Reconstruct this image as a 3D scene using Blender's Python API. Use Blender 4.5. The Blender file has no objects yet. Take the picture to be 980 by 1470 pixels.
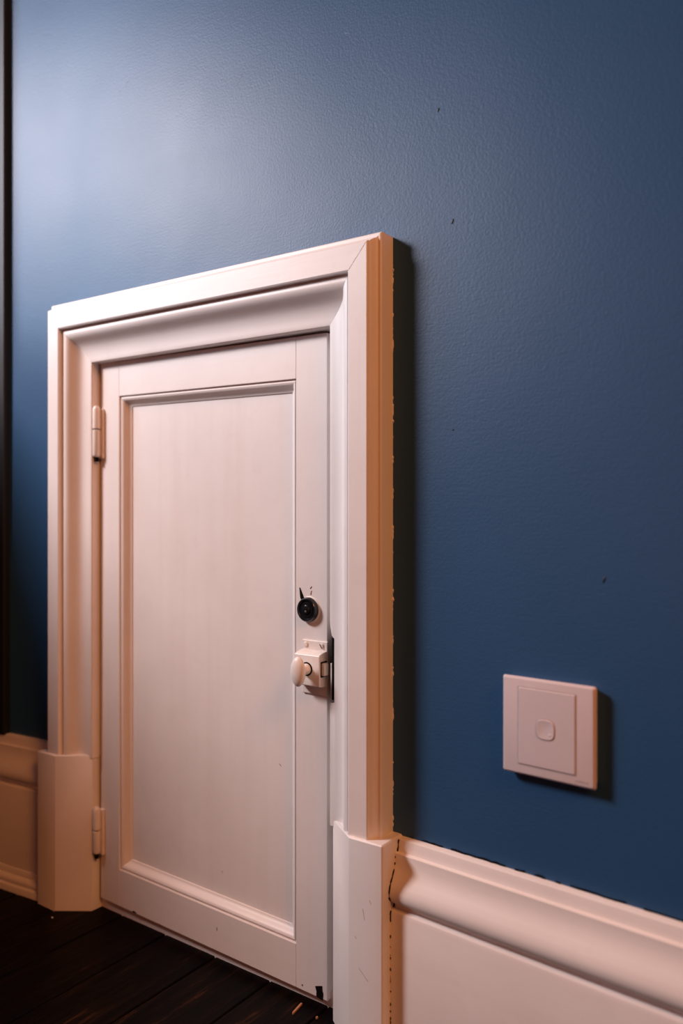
import bpy, bmesh, math, random
from mathutils import Vector, Matrix

random.seed(7)
scene = bpy.context.scene
COL = scene.collection

# ------------------------------------------------------------------ camera
H = 0.535                                   # lens height above the floor (m)
F_PX = 1160.0                               # focal length in pixels of the 980 x 1470 frame
YAW = math.radians(90) - math.atan2(490 + 1140, F_PX)
cam_d = bpy.data.cameras.new('camera')
cam = bpy.data.objects.new('camera', cam_d)
COL.objects.link(cam)
scene.camera = cam
cam.location = (0.43226, -0.69883, H)
cam.rotation_euler = (math.radians(90), 0, YAW)
cam_d.sensor_fit = 'VERTICAL'
cam_d.sensor_height = 36.0
cam_d.lens = 36.0 * F_PX / 1470.0
cam_d.clip_start = 0.02
cam_d.dof.use_dof = True
cam_d.dof.focus_distance = 0.875
cam_d.dof.aperture_fstop = 2.8

# ------------------------------------------------------------------ world, lights, exposure
world = bpy.data.worlds.new('World')
scene.world = world
world.use_nodes = True
bg = world.node_tree.nodes['Background']
bg.inputs['Color'].default_value = (1.0, 0.22, 0.10, 1)
bg.inputs['Strength'].default_value = 0.02

def aim(o, target):
    o.rotation_euler = (Vector(target) - o.location).to_track_quat('-Z', 'Y').to_euler()

key_d = bpy.data.lights.new('ceiling_spot', 'SPOT')
key = bpy.data.objects.new('ceiling_spot', key_d)
COL.objects.link(key)
key.location = (-1.20, -0.92, 1.46)
aim(key, (-0.48, 0.0, 0.58))
key_d.color = (1.0, 0.875, 0.865)
key_d.energy = 117
key_d.spot_size = math.radians(84)
key_d.spot_blend = 1.0
key_d.shadow_soft_size = 0.19

warm_d = bpy.data.lights.new('table_lamp_glow', 'AREA')
warm = bpy.data.objects.new('table_lamp_glow', warm_d)
COL.objects.link(warm)
warm.location = (1.70, -0.85, 1.95)
aim(warm, (-0.15, 0.0, 0.4))
warm_d.shape = 'DISK'
warm_d.size = 0.8
warm_d.color = (1.0, 0.37, 0.11)
warm_d.energy = 26

win_d = bpy.data.lights.new('window_daylight', 'AREA')
win = bpy.data.objects.new('window_daylight', win_d)
COL.objects.link(win)
win.location = (-2.3, -1.10, 1.70)
aim(win, (-0.4, 0.0, 1.70))
win_d.shape = 'RECTANGLE'
win_d.size = 0.7
win_d.size_y = 1.5
win_d.color = (0.55, 0.80, 1.0)
win_d.energy = 30

room_d = bpy.data.lights.new('front_red_fill', 'POINT')  # added front fill that reddens the lower door; no known lamp there
room = bpy.data.objects.new('front_red_fill', room_d)
COL.objects.link(room)
room.location = (0.0, -1.5, 0.6)
room_d.color = (1.0, 0.27, 0.15)
room_d.energy = 5.5
room_d.shadow_soft_size = 0.3

vs = scene.view_settings
scene.display_settings.display_device = 'sRGB'
vs.view_transform = 'Standard'
vs.look = 'None'
vs.exposure = 0.0
vs.gamma = 1.0
vs.use_curve_mapping = False

# ------------------------------------------------------------------ materials
def new_mat(name):
    m = bpy.data.materials.new(name)
    m.use_nodes = True
    nt = m.node_tree
    return m, nt, nt.nodes['Principled BSDF']

def N(nt, kind, **kw):
    n = nt.nodes.new(kind)
    for k, v in kw.items():
        if k in n.inputs:
            n.inputs[k].default_value = v
        else:
            setattr(n, k, v)
    return n

def ramp(nt, src, stops):
    r = nt.nodes.new('ShaderNodeValToRGB')
    els = r.color_ramp.elements
    while len(els) < len(stops):
        els.new(0.5)
    for e, (p, c) in zip(els, stops):
        e.position = p
        e.color = c if len(c) == 4 else (*c, 1)
    nt.links.new(src, r.inputs['Fac'])
    return r

def coords(nt, scale=(1, 1, 1)):
    tc = nt.nodes.new('ShaderNodeTexCoord')
    mp = nt.nodes.new('ShaderNodeMapping')
    mp.inputs['Scale'].default_value = scale
    nt.links.new(tc.outputs['Object'], mp.inputs['Vector'])
    return mp.outputs['Vector']

def noise(nt, vec, scale, detail=4, rough=0.55):
    n = N(nt, 'ShaderNodeTexNoise', Scale=scale, Detail=detail, Roughness=rough)
    nt.links.new(vec, n.inputs['Vector'])
    return n.outputs['Fac']

def bump(nt, bsdf, layers):
    prev = None
    for src, strength, dist in layers:
        b = N(nt, 'ShaderNodeBump', Strength=strength, Distance=dist)
        nt.links.new(src, b.inputs['Height'])
        if prev is not None:
            nt.links.new(prev, b.inputs['Normal'])
        prev = b.outputs['Normal']
    nt.links.new(prev, bsdf.inputs['Normal'])

def gloss_paint(name, c0, c1, rough, grime=(0.45, 0.33, 0.26), amount=0.10, brush=(6, 6, 1.2)):
    m, nt, b = new_mat(name)
    v = coords(nt)
    base = ramp(nt, noise(nt, v, 9, 5), [(0.3, c0), (0.7, c1)])
    dirt = ramp(nt, noise(nt, v, 38, 6, 0.7), [(0.56, (0, 0, 0)), (0.80, (amount,) * 3)])
    mix = N(nt, 'ShaderNodeMix', data_type='RGBA')
    nt.links.new(dirt.outputs['Color'], mix.inputs[0])
    nt.links.new(base.outputs['Color'], mix.inputs[6])
    mix.inputs[7].default_value = (*grime, 1)
    sv = coords(nt, (34, 34, 1.6) if brush[2] < brush[0] else (1.6, 34, 34))
    st = ramp(nt, noise(nt, sv, 1.0, 5, 0.65), [(0.50, (0, 0, 0)), (0.78, (0.16,) * 3)])
    mix2 = N(nt, 'ShaderNodeMix', data_type='RGBA')
    nt.links.new(st.outputs['Color'], mix2.inputs[0])
    nt.links.new(mix.outputs[2], mix2.inputs[6])
    mix2.inputs[7].default_value = (0.60, 0.46, 0.36, 1)
    nt.links.new(mix2.outputs[2], b.inputs['Base Color'])
    b.inputs['Roughness'].default_value = rough
    vb = coords(nt, brush)
    bump(nt, b, [(noise(nt, vb, 60, 3), 0.05, 0.0010), (noise(nt, v, 14, 3), 0.08, 0.003),
                 (noise(nt, v, 420, 2), 0.06, 0.0004)])
    return m

WHITE0, WHITE1 = (0.80, 0.735, 0.72), (0.86, 0.80, 0.785)
M_PAINT = gloss_paint('cream_gloss_paint_vertical', WHITE0, WHITE1, 0.44, brush=(6, 6, 0.25))
M_PAINT_H = gloss_paint('cream_gloss_paint_horizontal', WHITE0, WHITE1, 0.44, brush=(0.25, 6, 6))
M_METAL_PAINT = gloss_paint('painted_over_metal', (0.78, 0.70, 0.66), (0.84, 0.77, 0.73), 0.38, amount=0.3)

def wall_material():
    m, nt, b = new_mat('blue_satin_wall_paint')
    v = coords(nt)
    base = ramp(nt, noise(nt, v, 2.6, 4), [(0.25, (0.019, 0.074, 0.178)), (0.75, (0.023, 0.083, 0.192))])
    scr = coords(nt, (30, 30, 9))
    marks = ramp(nt, noise(nt, scr, 3.1, 7, 0.75), [(0.74, (0, 0, 0)), (0.80, (0.22,) * 3)])
    mix = N(nt, 'ShaderNodeMix', data_type='RGBA')
    nt.links.new(marks.outputs['Color'], mix.inputs[0])
    nt.links.new(base.outputs['Color'], mix.inputs[6])
    mix.inputs[7].default_value = (0.16, 0.24, 0.33, 1)
    nt.links.new(mix.outputs[2], b.inputs['Base Color'])
    r = ramp(nt, noise(nt, v, 5, 4), [(0.2, (0.45,) * 3), (0.8, (0.51,) * 3)])
    nt.links.new(r.outputs['Color'], b.inputs['Roughness'])
    b.inputs['Specular IOR Level'].default_value = 0.38
    hb = coords(nt, (0.6, 1, 9))
    bump(nt, b, [(noise(nt, v, 3.0, 2), 0.18, 0.012), (noise(nt, v, 380, 3), 0.30, 0.0007),
                 (noise(nt, hb, 60, 3), 0.07, 0.0012), (noise(nt, v, 28, 4), 0.035, 0.003)])
    return m
M_WALL = wall_material()

def floor_material():
    m, nt, b = new_mat('dark_stained_floorboard')
    v = coords(nt, (9, 1.0, 9))
    g = ramp(nt, noise(nt, v, 9, 8, 0.7), [(0.45, (0.0015, 0.0011, 0.001)), (0.60, (0.007, 0.0030, 0.0018)),
                                          (0.78, (0.085, 0.028, 0.011))])  # reddish grain, its brightest stop raised to paint in the gloss glints
    nt.links.new(g.outputs['Color'], b.inputs['Base Color'])
    b.inputs['Roughness'].default_value = 0.42
    b.inputs['Specular IOR Level'].default_value = 0.05
    bump(nt, b, [(noise(nt, v, 30, 5), 0.35, 0.0015)])
    return m
M_FLOOR = floor_material()

def plain(name, c, rough, metal=0.0, bumpy=0.0, var=0.12):
    m, nt, b = new_mat(name)
    v = coords(nt)
    g = ramp(nt, noise(nt, v, 55, 4), [(0.3, tuple(x * (1 - var) for x in c)), (0.7, tuple(min(1, x * (1 + var)) for x in c))])
    nt.links.new(g.outputs['Color'], b.inputs['Base Color'])
    b.inputs['Roughness'].default_value = rough
    b.inputs['Metallic'].default_value = metal
    if bumpy:
        bump(nt, b, [(noise(nt, v, 300, 3), bumpy, 0.0005)])
    return m
M_PLASTIC = plain('white_switch_plastic', (0.69, 0.58, 0.595), 0.40, var=0.02)
M_MARK = plain('moulded_mark_grey', (0.42, 0.33, 0.33), 0.5)
M_BLACK = plain('black_lacquered_lock', (0.008, 0.009, 0.011), 0.22, var=0.2)
M_BRASS = plain('worn_steel', (0.55, 0.50, 0.45), 0.35, metal=1.0)
M_DARK = plain('bare_dark_wood', (0.006, 0.004, 0.0035), 0.9)
M_DARK.node_tree.nodes['Principled BSDF'].inputs['Specular IOR Level'].default_value = 0.1
M_BROWN = plain('exposed_brown_wood', (0.20, 0.075, 0.035), 0.6)
M_CAULK = plain('cracked_caulk', (0.55, 0.34, 0.22), 0.6, bumpy=0.6, var=0.3)

# ------------------------------------------------------------------ mesh helpers
def link(name, verts, faces, mat, parent=None, smooth=False, bevel=0.0, seg=2, kind=None):
    bm = bmesh.new()
    vs_ = [bm.verts.new(v) for v in verts]
    bm.verts.ensure_lookup_table()
    for f in faces:
        try:
            bm.faces.new([vs_[i] for i in f])
        except ValueError:
            pass
    return finish(name, bm, mat, parent, smooth, bevel, seg, kind)

def finish(name, bm, mat, parent=None, smooth=False, bevel=0.0, seg=2, kind=None, angle=32):
    bmesh.ops.recalc_face_normals(bm, faces=bm.faces)
    if bevel:
        es = [e for e in bm.edges if len(e.link_faces) == 2 and e.calc_face_angle(0) > math.radians(25)]
        bmesh.ops.bevel(bm, geom=es, offset=bevel, segments=seg, profile=0.5, affect='EDGES', clamp_overlap=True)
        bmesh.ops.recalc_face_normals(bm, faces=bm.faces)
    me = bpy.data.meshes.new(name)
    bm.to_mesh(me)
    bm.free()
    me.materials.append(mat)
    if smooth or bevel:
        for p in me.polygons:
            p.use_smooth = True
        me.set_sharp_from_angle(angle=math.radians(16 if bevel else angle))
    o = bpy.data.objects.new(name, me)
    COL.objects.link(o)
    if parent is not None:
        o.parent = parent
        o.matrix_parent_inverse = (Matrix.Translation(parent.location) @ parent.rotation_euler.to_matrix().to_4x4()).inverted()
    if kind:
        o['kind'] = kind
    return o

def box_v(x0, x1, y0, y1, z0, z1):
    return [(x0, y0, z0), (x1, y0, z0), (x1, y1, z0), (x0, y1, z0), (x0, y0, z1), (x1, y0, z1), (x1, y1, z1), (x0, y1, z1)]
BOX_F = [(0, 3, 2, 1), (4, 5, 6, 7), (0, 1, 5, 4), (1, 2, 6, 5), (2, 3, 7, 6), (3, 0, 4, 7)]

def box(name, x0, x1, y0, y1, z0, z1, mat, parent=None, bevel=0.0, warp=None, **kw):
    v = box_v(x0, x1, y0, y1, z0, z1)
    if warp:
        v = [warp(p) for p in v]
    return link(name, v, BOX_F, mat, parent, bevel=bevel, **kw)

def loft(sections, closed_profile=True):
    """sections: list of equally long rings of points -> verts, faces with end caps"""
    n = len(sections[0])
    verts = [p for s in sections for p in s]
    faces = []
    for i in range(len(sections) - 1):
        for j in range(n):
            k = (j + 1) % n
            faces.append((i * n + j, i * n + k, (i + 1) * n + k, (i + 1) * n + j))
    faces.append(tuple(range(n)))
    faces.append(tuple((len(sections) - 1) * n + j for j in range(n)))
    return verts, faces

def empty(name, loc, label=None, cat=None, kind=None, rz=0.0):
    o = bpy.data.objects.new(name, None)
    COL.objects.link(o)
    o.location = loc
    o.rotation_euler = (0, 0, rz)
    o.empty_display_size = 0.02
    tag(o, label, cat, kind)
    return o

def tag(o, label=None, cat=None, kind=None):
    if label: o['label'] = label
    if cat: o['category'] = cat
    if kind: o['kind'] = kind
    return o

# ------------------------------------------------------------------ plan of the wall (gently concave: the door stands on the middle run)
BR, BL = math.radians(4.05), math.radians(6.4)
XL, XR = -0.5390, 0.0                          # outer faces of the architrave
PIV_L = -0.5475
def right_pt(s, off, z):                       # s metres along the right run, off metres out of it
    return (s * math.cos(BR) - off * math.sin(BR), -s * math.sin(BR) - off * math.cos(BR), z)
def left_pt(s, off, z):
    return (PIV_L - s * math.cos(BL) + off * math.sin(BL), -s * math.sin(BL) - off * math.cos(BL), z)

def sstep(t):
    t = max(0.0, min(1.0, t))
    return t * t * (3 - 2 * t)

def wall_plan():
    xs = [-3.0, -2.0, -1.3, -1.0, -0.8] + [-0.70 + 0.02 * i for i in range(11)] + [-0.40, -0.3, -0.2, -0.16] + \
         [-0.12 + 0.02 * i for i in range(13)] + [0.2, 0.35, 0.6, 1.0, 1.6, 2.4]
    # integrate heading to both sides from the middle of the door
    def head(x):
        if x > -0.27:
            return -BR * sstep((x + 0.12) / 0.24)
        return BL * sstep((PIV_L + 0.08 - x) / 0.16)
    pts = {}
    for sgn in (1, -1):
        x, y, px = -0.27, 0.0, -0.27
        step = 0.002
        side = sorted([v for v in xs if (v > -0.27) == (sgn > 0)], key=lambda q: abs(q + 0.27))
        for v in side:
            while (v - px) * sgn > 1e-9:
                d = min(step, abs(v - px))
                h = head(px + sgn * d / 2)
                y += sgn * d * math.tan(h)
                px += sgn * d
            pts[v] = y
    return sorted(pts.items())
PLAN = wall_plan()

def build_wall():
    HX0, HX1, HZ = -0.50, -0.04, H + 0.225
    rows = [-0.02, 0.2, 0.5, HZ, 0.9, 1.1, 1.4, 1.8, 2.3, 2.75]
    cols = []
    for x, y in PLAN:
        cols.append((x, y))
    # exact jamb columns
    for hx in (HX0, HX1):
        if not any(abs(c[0] - hx) < 1e-6 for c in cols):
            cols.append((hx, 0.0))
    cols.sort()
    verts, faces, idx = [], [], {}
    for i, (x, y) in enumerate(cols):
        for j, z in enumerate(rows):
            idx[i, j] = len(verts)
            verts.append((x, y, z))
    for i in range(len(cols) - 1):
        xm = (cols[i][0] + cols[i + 1][0]) / 2
        for j in range(len(rows) - 1):
            zm = (rows[j] + rows[j + 1]) / 2
            if HX0 < xm < HX1 and zm < HZ:
                continue
            faces.append((idx[i, j], idx[i + 1, j], idx[i + 1, j + 1], idx[i, j + 1]))
    o = link('wall_back', verts, faces, M_WALL, smooth=True)
    tag(o, 'blue painted plaster wall around the small white cupboard door', 'wall', 'structure')
    # cupboard behind the door: five dark boards, open to the front
    a, b_, t = HX0 - 0.004, HX1 + 0.004, 0.30
    z0, z1 = -0.01, HZ + 0.004
    v = [(a, 0.004, z0), (b_, 0.004, z0), (b_, 0.004, z1), (a, 0.004, z1), (a, t, z0), (b_, t, z0), (b_, t, z1), (a, t, z1)]
    f = [(4, 5, 6, 7), (0, 4, 7, 3), (1, 2, 6, 5), (3, 7, 6, 2), (0, 1, 5, 4)]
    link('cupboard_lining', v, f, M_DARK, o)
    return o
wall = build_wall()

# ------------------------------------------------------------------ floor: boards run square to the wall
floor = box('floor', -3.0, 2.4, -2.6, 0.02, -0.06, -0.0185, M_DARK)
tag(floor, 'dark stained timber floor of narrow boards', 'floor', 'structure')
x = -1.62
while x < 1.0:
    w = random.uniform(0.082, 0.09)
    dz = random.uniform(-0.0006, 0.0006)
    box('floorboard', x + 0.0007, x + w - 0.0007, -2.6, 0.012, -0.019, dz, M_FLOOR, floor, bevel=0.0012, seg=1)
    x += w

def chip(name, pts, z0, z1, mat):
    n = len(pts)
    v = [(x_, y_, z0) for x_, y_ in pts] + [(x_, y_, z1) for x_, y_ in pts]
    f = [tuple(range(n)), tuple(range(n, 2 * n))] + [(i, (i + 1) % n, (i + 1) % n + n, i + n) for i in range(n)]
    return link(name, v, f, mat, floor)
M_RAW = plain('raw_orange_wood', (0.45, 0.20, 0.09), 0.6)
chip('wood_splinter', [(-0.1100, -0.0275), (-0.1086, -0.0278), (-0.1100, -0.0165), (-0.1112, -0.0085), (-0.1132, -0.0088), (-0.1120, -0.0165)], -0.0005, 0.0016, M_RAW)
chip('paint_crumb', [(-0.4970, -0.0524), (-0.4952, -0.0534), (-0.4935, -0.0522), (-0.4950, -0.0514)], -0.0005, 0.0012, M_PAINT)
chip('paint_crumb', [(-0.0850, -0.0190), (-0.0836, -0.0200), (-0.0826, -0.0182), (-0.0838, -0.0170)], -0.0005, 0.0018, M_RAW)
# ------------------------------------------------------------------ skirting boards
SK = [(0.0, -0.006), (0.0, 0.022), (0.012, 0.0235), (0.1405, 0.0235), (0.1435, 0.0225), (0.1447, 0.0195), (0.1452, 0.0165), (0.1490, 0.0165),
      (0.1500, 0.0200), (0.1530, 0.0238), (0.1580, 0.0260), (0.1640, 0.0256), (0.1700, 0.0232), (0.1760, 0.0196), (0.1820, 0.0166),
      (0.1880, 0.0148), (0.1940, 0.0142), (0.1965, 0.0140), (0.1975, 0.0100), (0.2010, 0.0092), (0.2060, 0.0085), (0.2085, 0.0078), (0.2098, 0.0055), (0.2100, -0.006)]
SHOE = [(-0.004, 0.020), (-0.004, 0.0345), (0.006, 0.0345), (0.0085, 0.0335), (0.0095, 0.0310), (0.0105, 0.0310), (0.0130, 0.0318), (0.0165, 0.0312),
        (0.0190, 0.0290), (0.0205, 0.0262), (0.0215, 0.0262), (0.0250, 0.0258), (0.0285, 0.0245), (0.0300, 0.0225), (0.0300, 0.018)]
def skirting(name, fn, s0, s1, label):
    v, f = loft([[fn(s, off, z) for z, off in SK] for s in (s0, s0 + 0.3 * (s1 - s0), s1)])
    o = link(name, v, f, M_PAINT_H, smooth=True)
    tag(o, label, 'skirting board', 'structure')
    v, f = loft([[fn(s, off, z) for z, off in SHOE] for s in (s0, s1)])
    link('shoe_moulding', v, f, M_PAINT_H, o, smooth=True)
    return o
sk_r = skirting('baseboard_right', right_pt, 0.006, 1.6, 'moulded cream skirting board below the light switch')
sk_l = skirting('baseboard_left', left_pt, -0.004, 0.242, 'moulded cream skirting board at the hinge side of the cupboard door')

# dark hairline where the skirting has shrunk from the wall
def ragged_strip(name, fn, s0, s1, zc, off, w0, w1, mat, parent, n=60, gaps=0.25, thick=0.0006, seed=1):
    rnd = random.Random(seed)
    verts, faces = [], []
    prev = None
    for i in range(n + 1):
        s = s0 + (s1 - s0) * i / n
        if rnd.random() < gaps:
            prev = None
            continue
        w = rnd.uniform(w0, w1)
        zz = zc + rnd.uniform(-0.3, 0.3) * w
        k = len(verts)
        verts += [fn(s, off, zz - w / 2), fn(s, off, zz + w / 2), fn(s, off + thick, zz + w * 0.2)]
        if prev is not None:
            faces += [(prev, k, k + 2, prev + 2), (prev + 2, k + 2, k + 1, prev + 1), (prev, prev + 1, k + 1, k)]
        prev = k
    return link(name, verts, faces, mat, parent)
ragged_strip('shrinkage_crack', right_pt, 0.02, 0.55, 0.2110, 0.0005, 0.0010, 0.0022, M_DARK, sk_r, n=110, gaps=0.10, seed=3)

# ------------------------------------------------------------------ architrave (trim_1): two jambs, a head, two plinth blocks
trim = empty('trim_1', (-0.27, 0, 0), 'cream moulded architrave with plinth blocks framing the small cupboard door', 'door frame', 'structure')
ZT = H + 0.2835                               # top of the head at the hinge side; it drops a little to the right
HS = 1.15                                     # the head moulding is a touch wider than the jambs
def sag(x, z):
    return z - 0.0095 * (x - XL) / 0.54 * 0.55 * sstep((z - H) / 0.2)
PROF = [(0.0, 0.012), (0.0, -0.0222), (0.0012, -0.0236), (0.0035, -0.0238), (0.0048, -0.0250), (0.0058, -0.0275), (0.0070, -0.0300), (0.0085, -0.0318),
        (0.0088, -0.0345), (0.0098, -0.0355), (0.0312, -0.0355), (0.0324, -0.0346), (0.0326, -0.0268), (0.0334, -0.0268), (0.0345, -0.0288), (0.0368, -0.0300), (0.0395, -0.0297), (0.0420, -0.0284), (0.0443, -0.0260),
        (0.0466, -0.0228), (0.0490, -0.0196), (0.0518, -0.0168), (0.0552, -0.0147), (0.0592, -0.0134), (0.0632, -0.0127), (0.0670, -0.0124),
        (0.0700, -0.0122), (0.0716, -0.0117), (0.0725, -0.0104), (0.0725, 0.012)]
ZP = H - 0.330                                # the jambs come down into the plinth blocks
def jamb(side):
    def ring(z, prof=PROF):
        return [((XL + u) if side < 0 else (XR - u), y, z) for u, y in prof]
    def top():
        r = []
        for u, y in PROF:
            xx = (XL + u) if side < 0 else (XR - u)
            r.append((xx, y, sag(xx, ZT - HS * u) - 0.00012))
        return r
    if side < 0:
        v, f = loft([ring(ZP), ring(H - 0.05), ring(H + 0.15), top()])
        return link('jamb', v, f, M_PAINT, trim, smooth=True)
    # latch side: the inner edge is hacked away for the keeper
    nz0, nz1 = H - 0.2005, H - 0.1300
    cut = [(min(u, 0.0655), y) if u > 0.0655 else (u, y) for u, y in PROF]
    cut2 = [(min(u, 0.0655), y) if u > 0.0655 else (u, y) for u, y in PROF]
    cut3 = [(min(u, 0.0690), y) if u > 0.0690 else (u, y) for u, y in PROF]
    secs = [ring(ZP), ring(nz0 - 0.001), ring(nz0, cut2), ring(H - 0.165, cut), ring(nz1 - 0.003, cut), ring(nz1, cut3), ring(nz1 + 0.010, [(min(u, 0.0712), y) for u, y in PROF]),
            ring(nz1 + 0.016), ring(H + 0.15), top()]
    v, f = loft(secs)
    return link('jamb', v, f, M_PAINT, trim, smooth=True)
jl = jamb(-1)
jr = jamb(1)
def head():
    secs = []
    for t in (0, 0.5, 1):
        ring = []
        for u, y in PROF:
            xa, xb = XL + u, XR - u
            xx = xa + (xb - xa) * t
            ring.append((xx, y, sag(xx, ZT - HS * u)))
        secs.append(ring)
    v, f = loft(secs)
    return link('head', v, f, M_PAINT_H, trim, smooth=True)
hd = head()
# exposed dark wood inside the keeper cut-out
box('keeper_recess', XR - 0.0712, XR - 0.0648, -0.0090, 0.010, H - 0.1985, H - 0.1330, M_DARK, jr)
box('keeper', XR - 0.0735, XR - 0.0690, -0.0085, 0.0, H - 0.1985, H - 0.1600, M_METAL_PAINT, jr, bevel=0.0006)

def plinth(side):
    # plan outline seen from above, u from the outer face inwards
    out = [(0.0, 0.012), (0.0, -0.0375), (0.0012, -0.0390), (0.0388, -0.0390), (0.0402, -0.0382), (0.0790, -0.0112), (0.0800, -0.0098), (0.0800, 0.012)]
    x0 = -0.5480 if side < 0 else 0.0110
    zt = H - 0.3265 if side < 0 else H - 0.3235
    bot = -0.01
    def ring(z, inset=0.0):
        r = []
        for u, y in out:
            uu = max(u, inset) if u < 0.04 else u
            yy = min(y, 0.012) if y > 0 else min(y + inset, -0.0098)
            r.append((x0 + uu if side < 0 else x0 - uu, yy, z))
        return r
    v, f = loft([ring(bot), ring(0.1), ring(zt - 0.0012), ring(zt, 0.0014)])
    return link('plinth_block', v, f, M_PAINT, trim, smooth=True)
pl = plinth(-1)
pr = plinth(1)

# hairline along the mitre at the latch side
def mitre_crack():
    a = (XR - 0.0105, sag(XR, ZT - HS * 0.0105)); b = (XR - 0.0308, sag(XR, ZT - HS * 0.0308))
    v = []
    for k in range(9):
        t = k / 8
        xx, zz = a[0] + (b[0] - a[0]) * t, a[1] + (b[1] - a[1]) * t
        w = 0.00012 + 0.00010 * (k % 3)
        v += [(xx - w, -0.0354, zz + w), (xx + w, -0.0354, zz - w), (xx, -0.0357, zz)]
    f = []
    for k in range(8):
        i, j = 3 * k, 3 * k + 3
        f += [(i, j, j + 2, i + 2), (i + 2, j + 2, j + 1, i + 1)]
    return link('mitre_crack', v, f, M_BROWN, hd)
mitre_crack()

# ragged bead of old paint where the architrave meets the wall
def bead(x, z0, z1, parent, seed):
    rnd = random.Random(seed)
    secs = []
    n = 260
    for i in range(n + 1):
        z = z0 + (z1 - z0) * i / n
        r = max(0.0002, 0.0006 + 0.0005 * math.sin(i * 0.31 + 2 * math.sin(i * 0.083)) + rnd.uniform(-0.0004, 0.0004) + (0.0008 if rnd.random() < 0.05 else 0))
        secs.append([(x - 0.001, 0.002, z), (x + r, 0.001, z), (x + r * 0.7, -r * 1.6, z), (x - 0.001, -r * 2.0, z)])
    v, f = loft(secs)
    return link('paint_bead', v, f, M_PAINT, parent, smooth=True)
bead(0.0, H - 0.32, H + 0.275, jr, 5)

# crumbling joint between plinth block and right skirting
def crumble():
    rnd = random.Random(11)
    pts = []
    for z, off in SK[2:23]:
        pts.append((z, off))
    secs, verts, faces = [], [], []
    fine = []
    for a, b in zip(pts[:-1], pts[1:]):
        k = max(1, int(abs(b[0] - a[0]) / 0.0016))
        for i in range(k):
            t = i / k
            fine.append((a[0] + (b[0] - a[0]) * t, a[1] + (b[1] - a[1]) * t))
    prev = None
    for z, off in fine:
        if rnd.random() < (0.34 if z < 0.14 else 0.12):
            prev = None
            continue
        w = rnd.uniform(0.0001, 0.0006) if z < 0.14 else rnd.uniform(0.0004, 0.0016)
        off += rnd.uniform(-0.0005, 0.0005)
        k = len(verts)
        xx = 0.0111
        verts += [(xx, -off - 0.001 - w, z), (xx, -off + 0.001, z), (xx + 0.0010, -off - 0.0008, z)]
        if prev is not None:
            faces += [(prev, k, k + 2, prev + 2), (prev + 2, k + 2, k + 1, prev + 1), (prev, prev + 1, k + 1, k)]
        prev = k
    return link('open_joint', verts, faces, M_DARK, pr)
crumble()

# sill strip below the door
sill = box('sill', -0.4700, -0.0680, 0.0060, 0.06, -0.015, 0.0170, M_PAINT_H, trim, bevel=0.001)

# ------------------------------------------------------------------ the cupboard door (door_1)
door = empty('door_1', (-0.463, 0, 0), 'small cream panelled cupboard door with a latch and two hinges', 'door', 'structure')
DX0, DX1 = -0.4630, -0.0838
PX0, PX1 = -0.4252, -0.1268                     # opening for the panel
DZ0, DZ1 = H - 0.5195, H + 0.2000
PZ0, PZ1 = H - 0.4712, H + 0.1536
K = 0.0185
def dw(p):                                      # the door has dropped at the latch side
    return (p[0], p[1], p[2] - K * (p[0] - DX0))
T = 0.030
box('stile', DX0, PX0, 0.0, T, DZ0, DZ1, M_PAINT, door, bevel=0.0008, warp=dw)
box('stile', PX1, DX1, 0.0, T, DZ0, DZ1, M_PAINT, door, bevel=0.0008, warp=dw)
box('rail', PX0 - 0.0002, PX1 - 0.0001, 0.00008, T, PZ1, DZ1 - 0.0001, M_PAINT_H, door, bevel=0.0006, warp=dw)
box('rail', PX0 - 0.0002, PX1 - 0.0001, 0.00008, T, DZ0 + 0.0001, PZ0, M_PAINT_H, door, bevel=0.0006, warp=dw)
YP = 0.0117
panel = box('panel', PX0, PX1, YP, T - 0.004, PZ0, PZ1, M_PAINT, door, warp=dw)
MP = [(0.0, 0.0032), (0.0009, 0.0032), (0.0016, 0.0022), (0.0030, 0.0016), (0.0046, 0.0020), (0.0062, 0.0036), (0.0078, 0.0060), (0.0092, 0.0080),
      (0.0106, 0.0093), (0.0122, 0.0100), (0.0130, 0.0104), (0.0134, 0.0125), (0.0, 0.0125)]
def mould(side):
    secs = []
    for t in (0, 1):
        r = []
        for u, y in MP:
            if side == 'l': p = (PX0 + u, y, (PZ0 + u) if t == 0 else (PZ1 - u))
            elif side == 'r': p = (PX1 - u, y, (PZ0 + u) if t == 0 else (PZ1 - u))
            elif side == 't': p = ((PX0 + u) if t == 0 else (PX1 - u), y, PZ1 - u)
            else: p = ((PX0 + u) if t == 0 else (PX1 - u), y, PZ0 + u)
            r.append(dw(p))
        secs.append(r)
    v, f = loft(secs)
    return link('panel_moulding', v, f, M_PAINT if side in 'lr' else M_PAINT_H, door, smooth=True)
for s in 'lrtb':
    mould(s)

# hinges -----------------------------------------------------------
def lathe(profile, axis_pt, axis='z', n=20):
    """profile: list of (r, h) -> verts, faces of a closed solid turned round an axis"""
    verts, faces = [], []
    for r, h in profile:
        for i in range(n):
            a = 2 * math.pi * i / n
            c_, s_ = r * math.cos(a), r * math.sin(a)
            if axis == 'z': verts.append((axis_pt[0] + c_, axis_pt[1] + s_, axis_pt[2] + h))
            else: verts.append((axis_pt[0] + c_, axis_pt[1] - h, axis_pt[2] + s_))
    m = len(profile)
    for k in range(m - 1):
        for i in range(n):
            j = (i + 1) % n
            faces.append((k * n + i, k * n + j, (k + 1) * n + j, (k + 1) * n + i))
    faces.append(tuple(range(n)))
    faces.append(tuple((m - 1) * n + i for i in range(n)))
    return verts, faces

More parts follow.
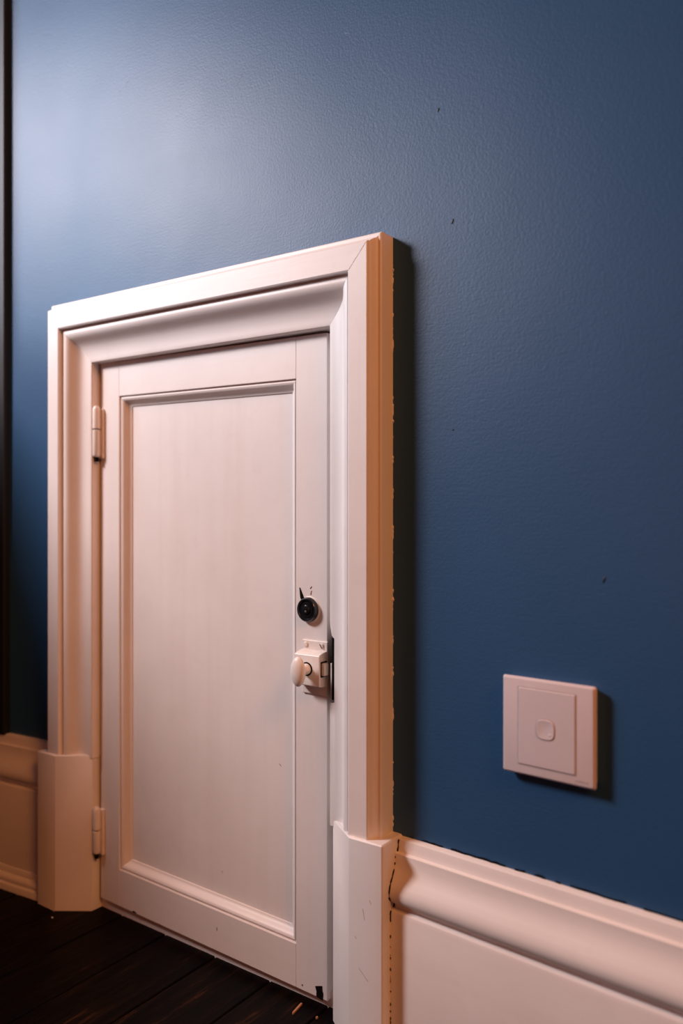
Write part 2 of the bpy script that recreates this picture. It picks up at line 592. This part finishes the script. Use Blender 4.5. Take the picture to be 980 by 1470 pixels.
def hinge(z0, zm, z1):
    hx, hy, r = -0.4630, -0.0068, 0.0050
    leaf = box('hinge', hx - 0.001, hx + 0.0080, -0.0035, 0.002, z0 - 0.002, z1 - 0.004, M_METAL_PAINT, door, bevel=0.0012)
    v, f = lathe([(r * 0.9, zm + 0.0008 - zm), (r, 0.0014), (r, z1 - zm - 0.005), (r * 0.86, z1 - zm - 0.0025), (r * 0.55, z1 - zm - 0.0006), (0.0004, z1 - zm)], (hx, hy, zm))
    link('barrel', v, f, M_METAL_PAINT, leaf, smooth=True)
    v, f = lathe([(r * 0.55, z0 - zm), (r * 0.9, z0 - zm + 0.0015), (r, z0 - zm + 0.003), (r, -0.0014), (r * 0.9, -0.0008)], (hx, hy, zm))
    link('barrel', v, f, M_METAL_PAINT, leaf, smooth=True)
    v, f = lathe([(0.0028, z0 - zm - 0.006), (0.0028, z1 - zm - 0.004)], (hx, hy, zm), n=12)
    link('pin', v, f, M_DARK, leaf, smooth=True)
    return leaf
hinge(H + 0.0735, H + 0.1105, H + 0.1425)
hinge(H - 0.4580, H - 0.4265, H - 0.3945)

# round keyed lock ---------------------------------------------------
LX, LZ = -0.1085, H - 0.1065
v, f = lathe([(0.0136, -0.002), (0.0136, 0.0024), (0.0132, 0.0046), (0.0120, 0.0060), (0.0108, 0.0060), (0.0100, 0.0046), (0.0088, 0.0044), (0.0084, 0.0050), (0.0004, 0.0052)], (LX, 0, LZ), 'y', 36)
cyl = link('cylinder_lock', v, f, M_BLACK, door, smooth=True)
v, f = lathe([(0.0050, 0.0048), (0.0050, 0.0058), (0.0042, 0.0062), (0.0004, 0.0062)], (LX, 0, LZ), 'y', 24)
link('lock_core', v, f, M_BLACK, cyl, smooth=True)
v, f = lathe([(0.0013, 0.0058), (0.0013, 0.0066), (0.0003, 0.0068)], (LX, 0, LZ - 0.0018), 'y', 12)
link('key_pin', v, f, M_BRASS, cyl, smooth=True)
v, f = lathe([(0.0146, -0.001), (0.0144, 0.0004), (0.0132, 0.0010)], (LX + 0.0008, 0, LZ), 'y', 36)
link('lock_collar', v, f, M_METAL_PAINT, cyl, smooth=True)

def flake(name, pts, y, mat, parent, th=0.0004):
    n = len(pts)
    v = [(px, y - th, pz) for px, pz in pts] + [(px, y + 0.0004, pz) for px, pz in pts]
    f = [tuple(range(n)), tuple(range(2 * n - 1, n - 1, -1))] + [(i, (i + 1) % n, (i + 1) % n + n, i + n) for i in range(n)]
    return link(name, v, f, mat, parent)
flake('paint_chip', [(-0.1218, H - 0.0830), (-0.1207, H - 0.0835), (-0.1155, H - 0.0940), (-0.1190, H - 0.0975), (-0.1206, H - 0.0940)], 0, M_DARK, door)
for a, b in (((-0.1052, -0.0810), (-0.1072, -0.0838)), ((-0.1050, -0.0858), (-0.1062, -0.0872)), ((-0.1058, -0.0875), (-0.1066, -0.0905))):
    flake('paint_chip', [(a[0], H + a[1]), (a[0] + 0.0007, H + a[1] - 0.0002), (b[0] + 0.0007, H + b[1]), (b[0], H + b[1] + 0.0002)], 0, M_BROWN, door)
flake('paint_chip', [(-0.1000, H - 0.5150), (-0.0960, H - 0.5136), (-0.0905, H - 0.5118), (-0.0903, H - 0.5170), (-0.0890, H - 0.5198), (-0.0898, H - 0.5272), (-0.0985, H - 0.5258), (-0.0982, H - 0.5200)], 0, M_DARK, door)
flake('paint_chip', [(-0.1185, H - 0.5195), (-0.1172, H - 0.5192), (-0.1174, H - 0.5208), (-0.1186, H - 0.5206)], 0, M_DARK, door)
flake('paint_chip', [(-0.3990, H - 0.5190), (-0.3950, H - 0.5180), (-0.3900, H - 0.5200), (-0.3960, H - 0.5206)], 0, M_DARK, door)

# rim latch ----------------------------------------------------------
BX0, BX1, FY = -0.1165, -0.0830, -0.0156
FZ0, FZ1 = H - 0.1975, H - 0.1395
plate = box('rim_latch', BX0, BX1 + 0.0008, -0.0022, 0.001, FZ0, FZ1, M_METAL_PAINT, door, bevel=0.0008)
# case: sloped shoulder above, undercut below
side = [(-0.0018, FZ1 - 0.0100), (-0.0100, FZ1 - 0.0112), (FY + 0.001, FZ1 - 0.0128), (FY, FZ1 - 0.0140), (FY, FZ0 + 0.0125), (FY + 0.001, FZ0 + 0.0115), (-0.0040, FZ0 + 0.0100), (-0.0018, FZ0 + 0.0100)]
v, f = loft([[(xx, y, z) for y, z in side] for xx in (BX0 + 0.0002, BX1)])
link('latch_case', v, f, M_METAL_PAINT, plate, bevel=0.0006)
for sx in (BX0 + 0.0055, BX1 - 0.0065):
    v, f = lathe([(0.0030, 0.0015), (0.0030, 0.0028), (0.0022, 0.0036), (0.0003, 0.0038)], (sx, 0, FZ1 - 0.0048), 'y', 16)
    s = link('screw', v, f, M_METAL_PAINT, plate, smooth=True)
link('screw_slot', [(BX1 - 0.0085, -0.0042, FZ1 - 0.0030), (BX1 - 0.0078, -0.0042, FZ1 - 0.0026), (BX1 - 0.0050, -0.0042, FZ1 - 0.0068), (BX1 - 0.0057, -0.0042, FZ1 - 0.0072),
                    (BX1 - 0.0085, -0.0030, FZ1 - 0.0030), (BX1 - 0.0078, -0.0030, FZ1 - 0.0026), (BX1 - 0.0050, -0.0030, FZ1 - 0.0068), (BX1 - 0.0057, -0.0030, FZ1 - 0.0072)],
     BOX_F, M_BROWN, plate)
KX, KZ = -0.0995, H - 0.1680
v, f = lathe([(0.0074, -FY - 0.0004), (0.0074, -FY + 0.0004), (0.0060, -FY + 0.0006)], (KX, 0, KZ), 'y', 24)
link('spindle_hole', v, f, M_DARK, plate, smooth=True)
v, f = lathe([(0.0058, -FY - 0.001), (0.0060, -FY + 0.0022), (0.0056, -FY + 0.0044), (0.0044, -FY + 0.0064), (0.0036, -FY + 0.0080), (0.0034, -FY + 0.0130)], (KX, 0, KZ), 'y', 20)
link('spindle', v, f, M_METAL_PAINT, plate, smooth=True)
bm = bmesh.new()
bmesh.ops.create_uvsphere(bm, u_segments=32, v_segments=20, radius=1.0)
for q in bm.verts:
    x_, y_, z_ = q.co
    q.co = (KX - 0.0002 + 0.0092 * x_, FY - 0.0150 + 0.0056 * y_, KZ - 0.0006 + 0.0158 * z_)
finish('thumb_turn', bm, M_METAL_PAINT, plate, smooth=True)
box('latch_bolt', BX1 - 0.004, BX1 + 0.0042, -0.0118, -0.0035, H - 0.1745, H - 0.1610, M_METAL_PAINT, plate, bevel=0.0012)
v = box_v(BX1 - 0.0006, BX1 + 0.0003, -0.0132, -0.0022, H - 0.1760, H - 0.1595)
link('bolt_gap', v, BOX_F, M_DARK, plate)

# scuffs ---------------------------------------------------------------
M_SCUFF = plain('grey_scuff', (0.36, 0.27, 0.25), 0.6)
for (a, b) in (((-0.0165, -0.4505), (-0.0055, -0.4598)), ((-0.0120, -0.3905), (-0.0095, -0.4010)), ((-0.0210, -0.4200), (-0.0196, -0.4225)), ((-0.0040, -0.3800), (-0.0020, -0.3835))):
    flake('scuff', [(a[0], H + a[1]), (a[0] + 0.0005, H + a[1] + 0.0002), (b[0] + 0.0003, H + b[1] + 0.0001), (b[0], H + b[1] - 0.0003)], -0.0390, M_SCUFF, pr, th=0.00008)
flake('scuff', [(-0.1612, H - 0.2872), (-0.1590, H - 0.2880), (-0.1570, H - 0.2905), (-0.1592, H - 0.2890)], YP, M_BROWN, panel, th=0.00008)
flake('scuff', [(-0.2500, H - 0.4330), (-0.2494, H - 0.4322), (-0.2490, H - 0.4350), (-0.2496, H - 0.4354)], YP, M_SCUFF, panel, th=0.00008)
flake('scuff', [(-0.2480, H - 0.4960), (-0.2470, H - 0.4950), (-0.2466, H - 0.4990), (-0.2474, H - 0.4996)], 0.0, M_BROWN, door, th=0.00008)

# ------------------------------------------------------------------ light switch
SC, SZ = 0.1712, H - 0.1902
sw_loc = right_pt(SC, 0.0, SZ)
switch = empty('light_switch', sw_loc, 'square white plastic light switch with one small rounded button on blue wall', 'light switch', rz=-BR)
def sw(u, off, w):                              # u along the wall, off out of it, w up
    return right_pt(SC + u, off, SZ + w)
def rrect(hw, hh, r, n=5):
    pts = []
    for cx_, cy_, a0 in ((hw - r, hh - r, 0), (-hw + r, hh - r, 90), (-hw + r, -hh + r, 180), (hw - r, -hh + r, 270)):
        for i in range(n + 1):
            a = math.radians(a0 + 90 * i / n)
            pts.append((cx_ + r * math.cos(a), cy_ + r * math.sin(a)))
    return pts
def stack(layers, name, mat, parent, cu=0.0, cw=0.0, shape=rrect, **kw):
    secs = [[sw(cu + a, off, cw + b) for a, b in shape(*dims)] for off, dims in layers]
    v, f = loft(secs)
    return link(name, v, f, mat, parent, smooth=True, **kw)
stack([(-0.002, (0.0408, 0.0408, 0.0020)), (0.0012, (0.0410, 0.0410, 0.0020)), (0.0070, (0.0432, 0.0432, 0.0022)), (0.0078, (0.0434, 0.0434, 0.0022)), (0.0104, (0.0416, 0.0416, 0.0016)), (0.0106, (0.0410, 0.0410, 0.0014))],
      'cover_plate', M_PLASTIC, switch)
stack([(0.0090, (0.0272, 0.0347, 0.0006)), (0.01085, (0.0272, 0.0347, 0.0006))], 'shadow_gap', M_MARK, switch, cu=-0.0003, cw=0.0006)
rk = stack([(0.0090, (0.0266, 0.0341, 0.0008)), (0.0108, (0.0266, 0.0341, 0.0008)), (0.0114, (0.0260, 0.0335, 0.0008)), (0.0115, (0.0250, 0.0325, 0.0006))],
           'switch_face', M_PLASTIC, switch, cu=-0.0003, cw=0.0006)
def squircle(hw, hh, p=3.2, n=36):
    pts = []
    for i in range(n):
        a = 2 * math.pi * i / n
        c_, s_ = math.cos(a), math.sin(a)
        pts.append((hw * math.copysign(abs(c_) ** (2 / p), c_), hh * math.copysign(abs(s_) ** (2 / p), s_)))
    return pts
stack([(0.0110, (0.0092, 0.0093)), (0.01165, (0.0092, 0.0093))], 'button_gap', M_MARK, rk, cu=-0.0009, cw=0.0006, shape=squircle)
stack([(0.0110, (0.0086, 0.0087)), (0.0117, (0.0086, 0.0087)), (0.0123, (0.0081, 0.0082)), (0.0121, (0.0062, 0.0063)), (0.0117, (0.003, 0.003))], 'button', M_PLASTIC, rk, cu=-0.0009, cw=0.0006, shape=squircle)
v, f = [], []
bm = bmesh.new()
bmesh.ops.create_uvsphere(bm, u_segments=14, v_segments=8, radius=0.0014)
for q in bm.verts:
    q.co = Vector(sw(0.0036 + q.co.x, 0.0117 + 0.5 * q.co.y, -0.0034 + q.co.z))
finish('indicator_bead', bm, M_PLASTIC, rk, smooth=True)
# worn moulded maker's mark: too small to read
bm = bmesh.new()
rnd = random.Random(4)
u = 0.0262
while u < 0.0378:
    w, hgt = rnd.uniform(0.0008, 0.0013), rnd.uniform(0.0010, 0.0017)
    vv = [bm.verts.new(sw(a, o_, b)) for o_ in (0.0104, 0.01068) for a, b in ((u, -0.0388), (u + w, -0.0388), (u + w, -0.0388 + hgt), (u, -0.0388 + hgt))]
    for q in ((0, 1, 2, 3), (4, 5, 6, 7), (0, 1, 5, 4), (1, 2, 6, 5), (2, 3, 7, 6), (3, 0, 4, 7)):
        bm.faces.new([vv[i] for i in q])
    u += w + 0.0005
finish('moulded_mark', bm, M_MARK, switch)

# ------------------------------------------------------------------ dark strip added on the wall, its near-black colour standing in for shade
M_NAVY = plain('blue_black_shade_strip', (0.004, 0.006, 0.010), 0.6)
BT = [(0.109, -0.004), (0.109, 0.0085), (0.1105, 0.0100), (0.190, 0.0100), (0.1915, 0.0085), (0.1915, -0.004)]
edge_strip = link('shade_strip', *loft([[left_pt(a_, off, z) for a_, off in BT] for z in (0.2085, 2.7)]), M_NAVY, smooth=True)
tag(edge_strip, 'blue-black vertical strip added as painted shade above the hinge-side skirting', 'shade strip', 'structure')

# added unseen low block, placed only to shade the lower hinge side
stub = box('shade_block', -0.95, -0.79, -0.60, 0.03, -0.018, 0.84, M_WALL, bevel=0.004)
tag(stub, 'low blue block out of view, added to shade the lower hinge side', 'wall', 'structure')

# nibs and rubbed marks in the wall paint
def wall_y(x):
    for (x0, y0), (x1, y1) in zip(PLAN[:-1], PLAN[1:]):
        if x0 <= x <= x1:
            return y0 + (y1 - y0) * (x - x0) / (x1 - x0)
    return 0.0
M_NIB = plain('dark_blue_paint_nib', (0.010, 0.022, 0.050), 0.5)
M_RUB = plain('pale_rub_mark', (0.17, 0.23, 0.31), 0.6)
for x_, z_, dx, dz in ((0.0694, 0.279, 0.0012, 0.0026), (0.0535, 0.391, 0.0010, 0.0020), (0.0700, 0.0790, 0.0008, 0.0010), (0.2176, -0.0568, 0.0010, 0.0030)):
    bm = bmesh.new()
    bmesh.ops.create_uvsphere(bm, u_segments=10, v_segments=6, radius=1.0)
    y_ = wall_y(x_)
    for q in bm.verts:
        q.co = (x_ + dx * q.co.x + 0.3 * dz * q.co.z, y_ + 0.0007 * q.co.y, H + z_ + dz * q.co.z)
    finish('paint_nib', bm, M_NIB, wall, smooth=True)
for x_, z_, dx, dz in ((-0.0587, 0.5058, 0.0035, -0.0012), (-0.4153, 0.5587, 0.0100, 0.0050), (-0.2095, 0.5056, 0.0045, 0.0060), (-0.3106, 0.4914, 0.0070, 0.0006), (-0.1805, 0.5285, 0.0060, -0.0035)):
    y_ = wall_y(x_)
    flake('rub_mark', [(x_ - dx, H + z_ - dz), (x_, H + z_ + 0.0004), (x_ + dx, H + z_ + dz), (x_, H + z_ - 0.0003)], y_, M_RUB, wall, th=0.0001)
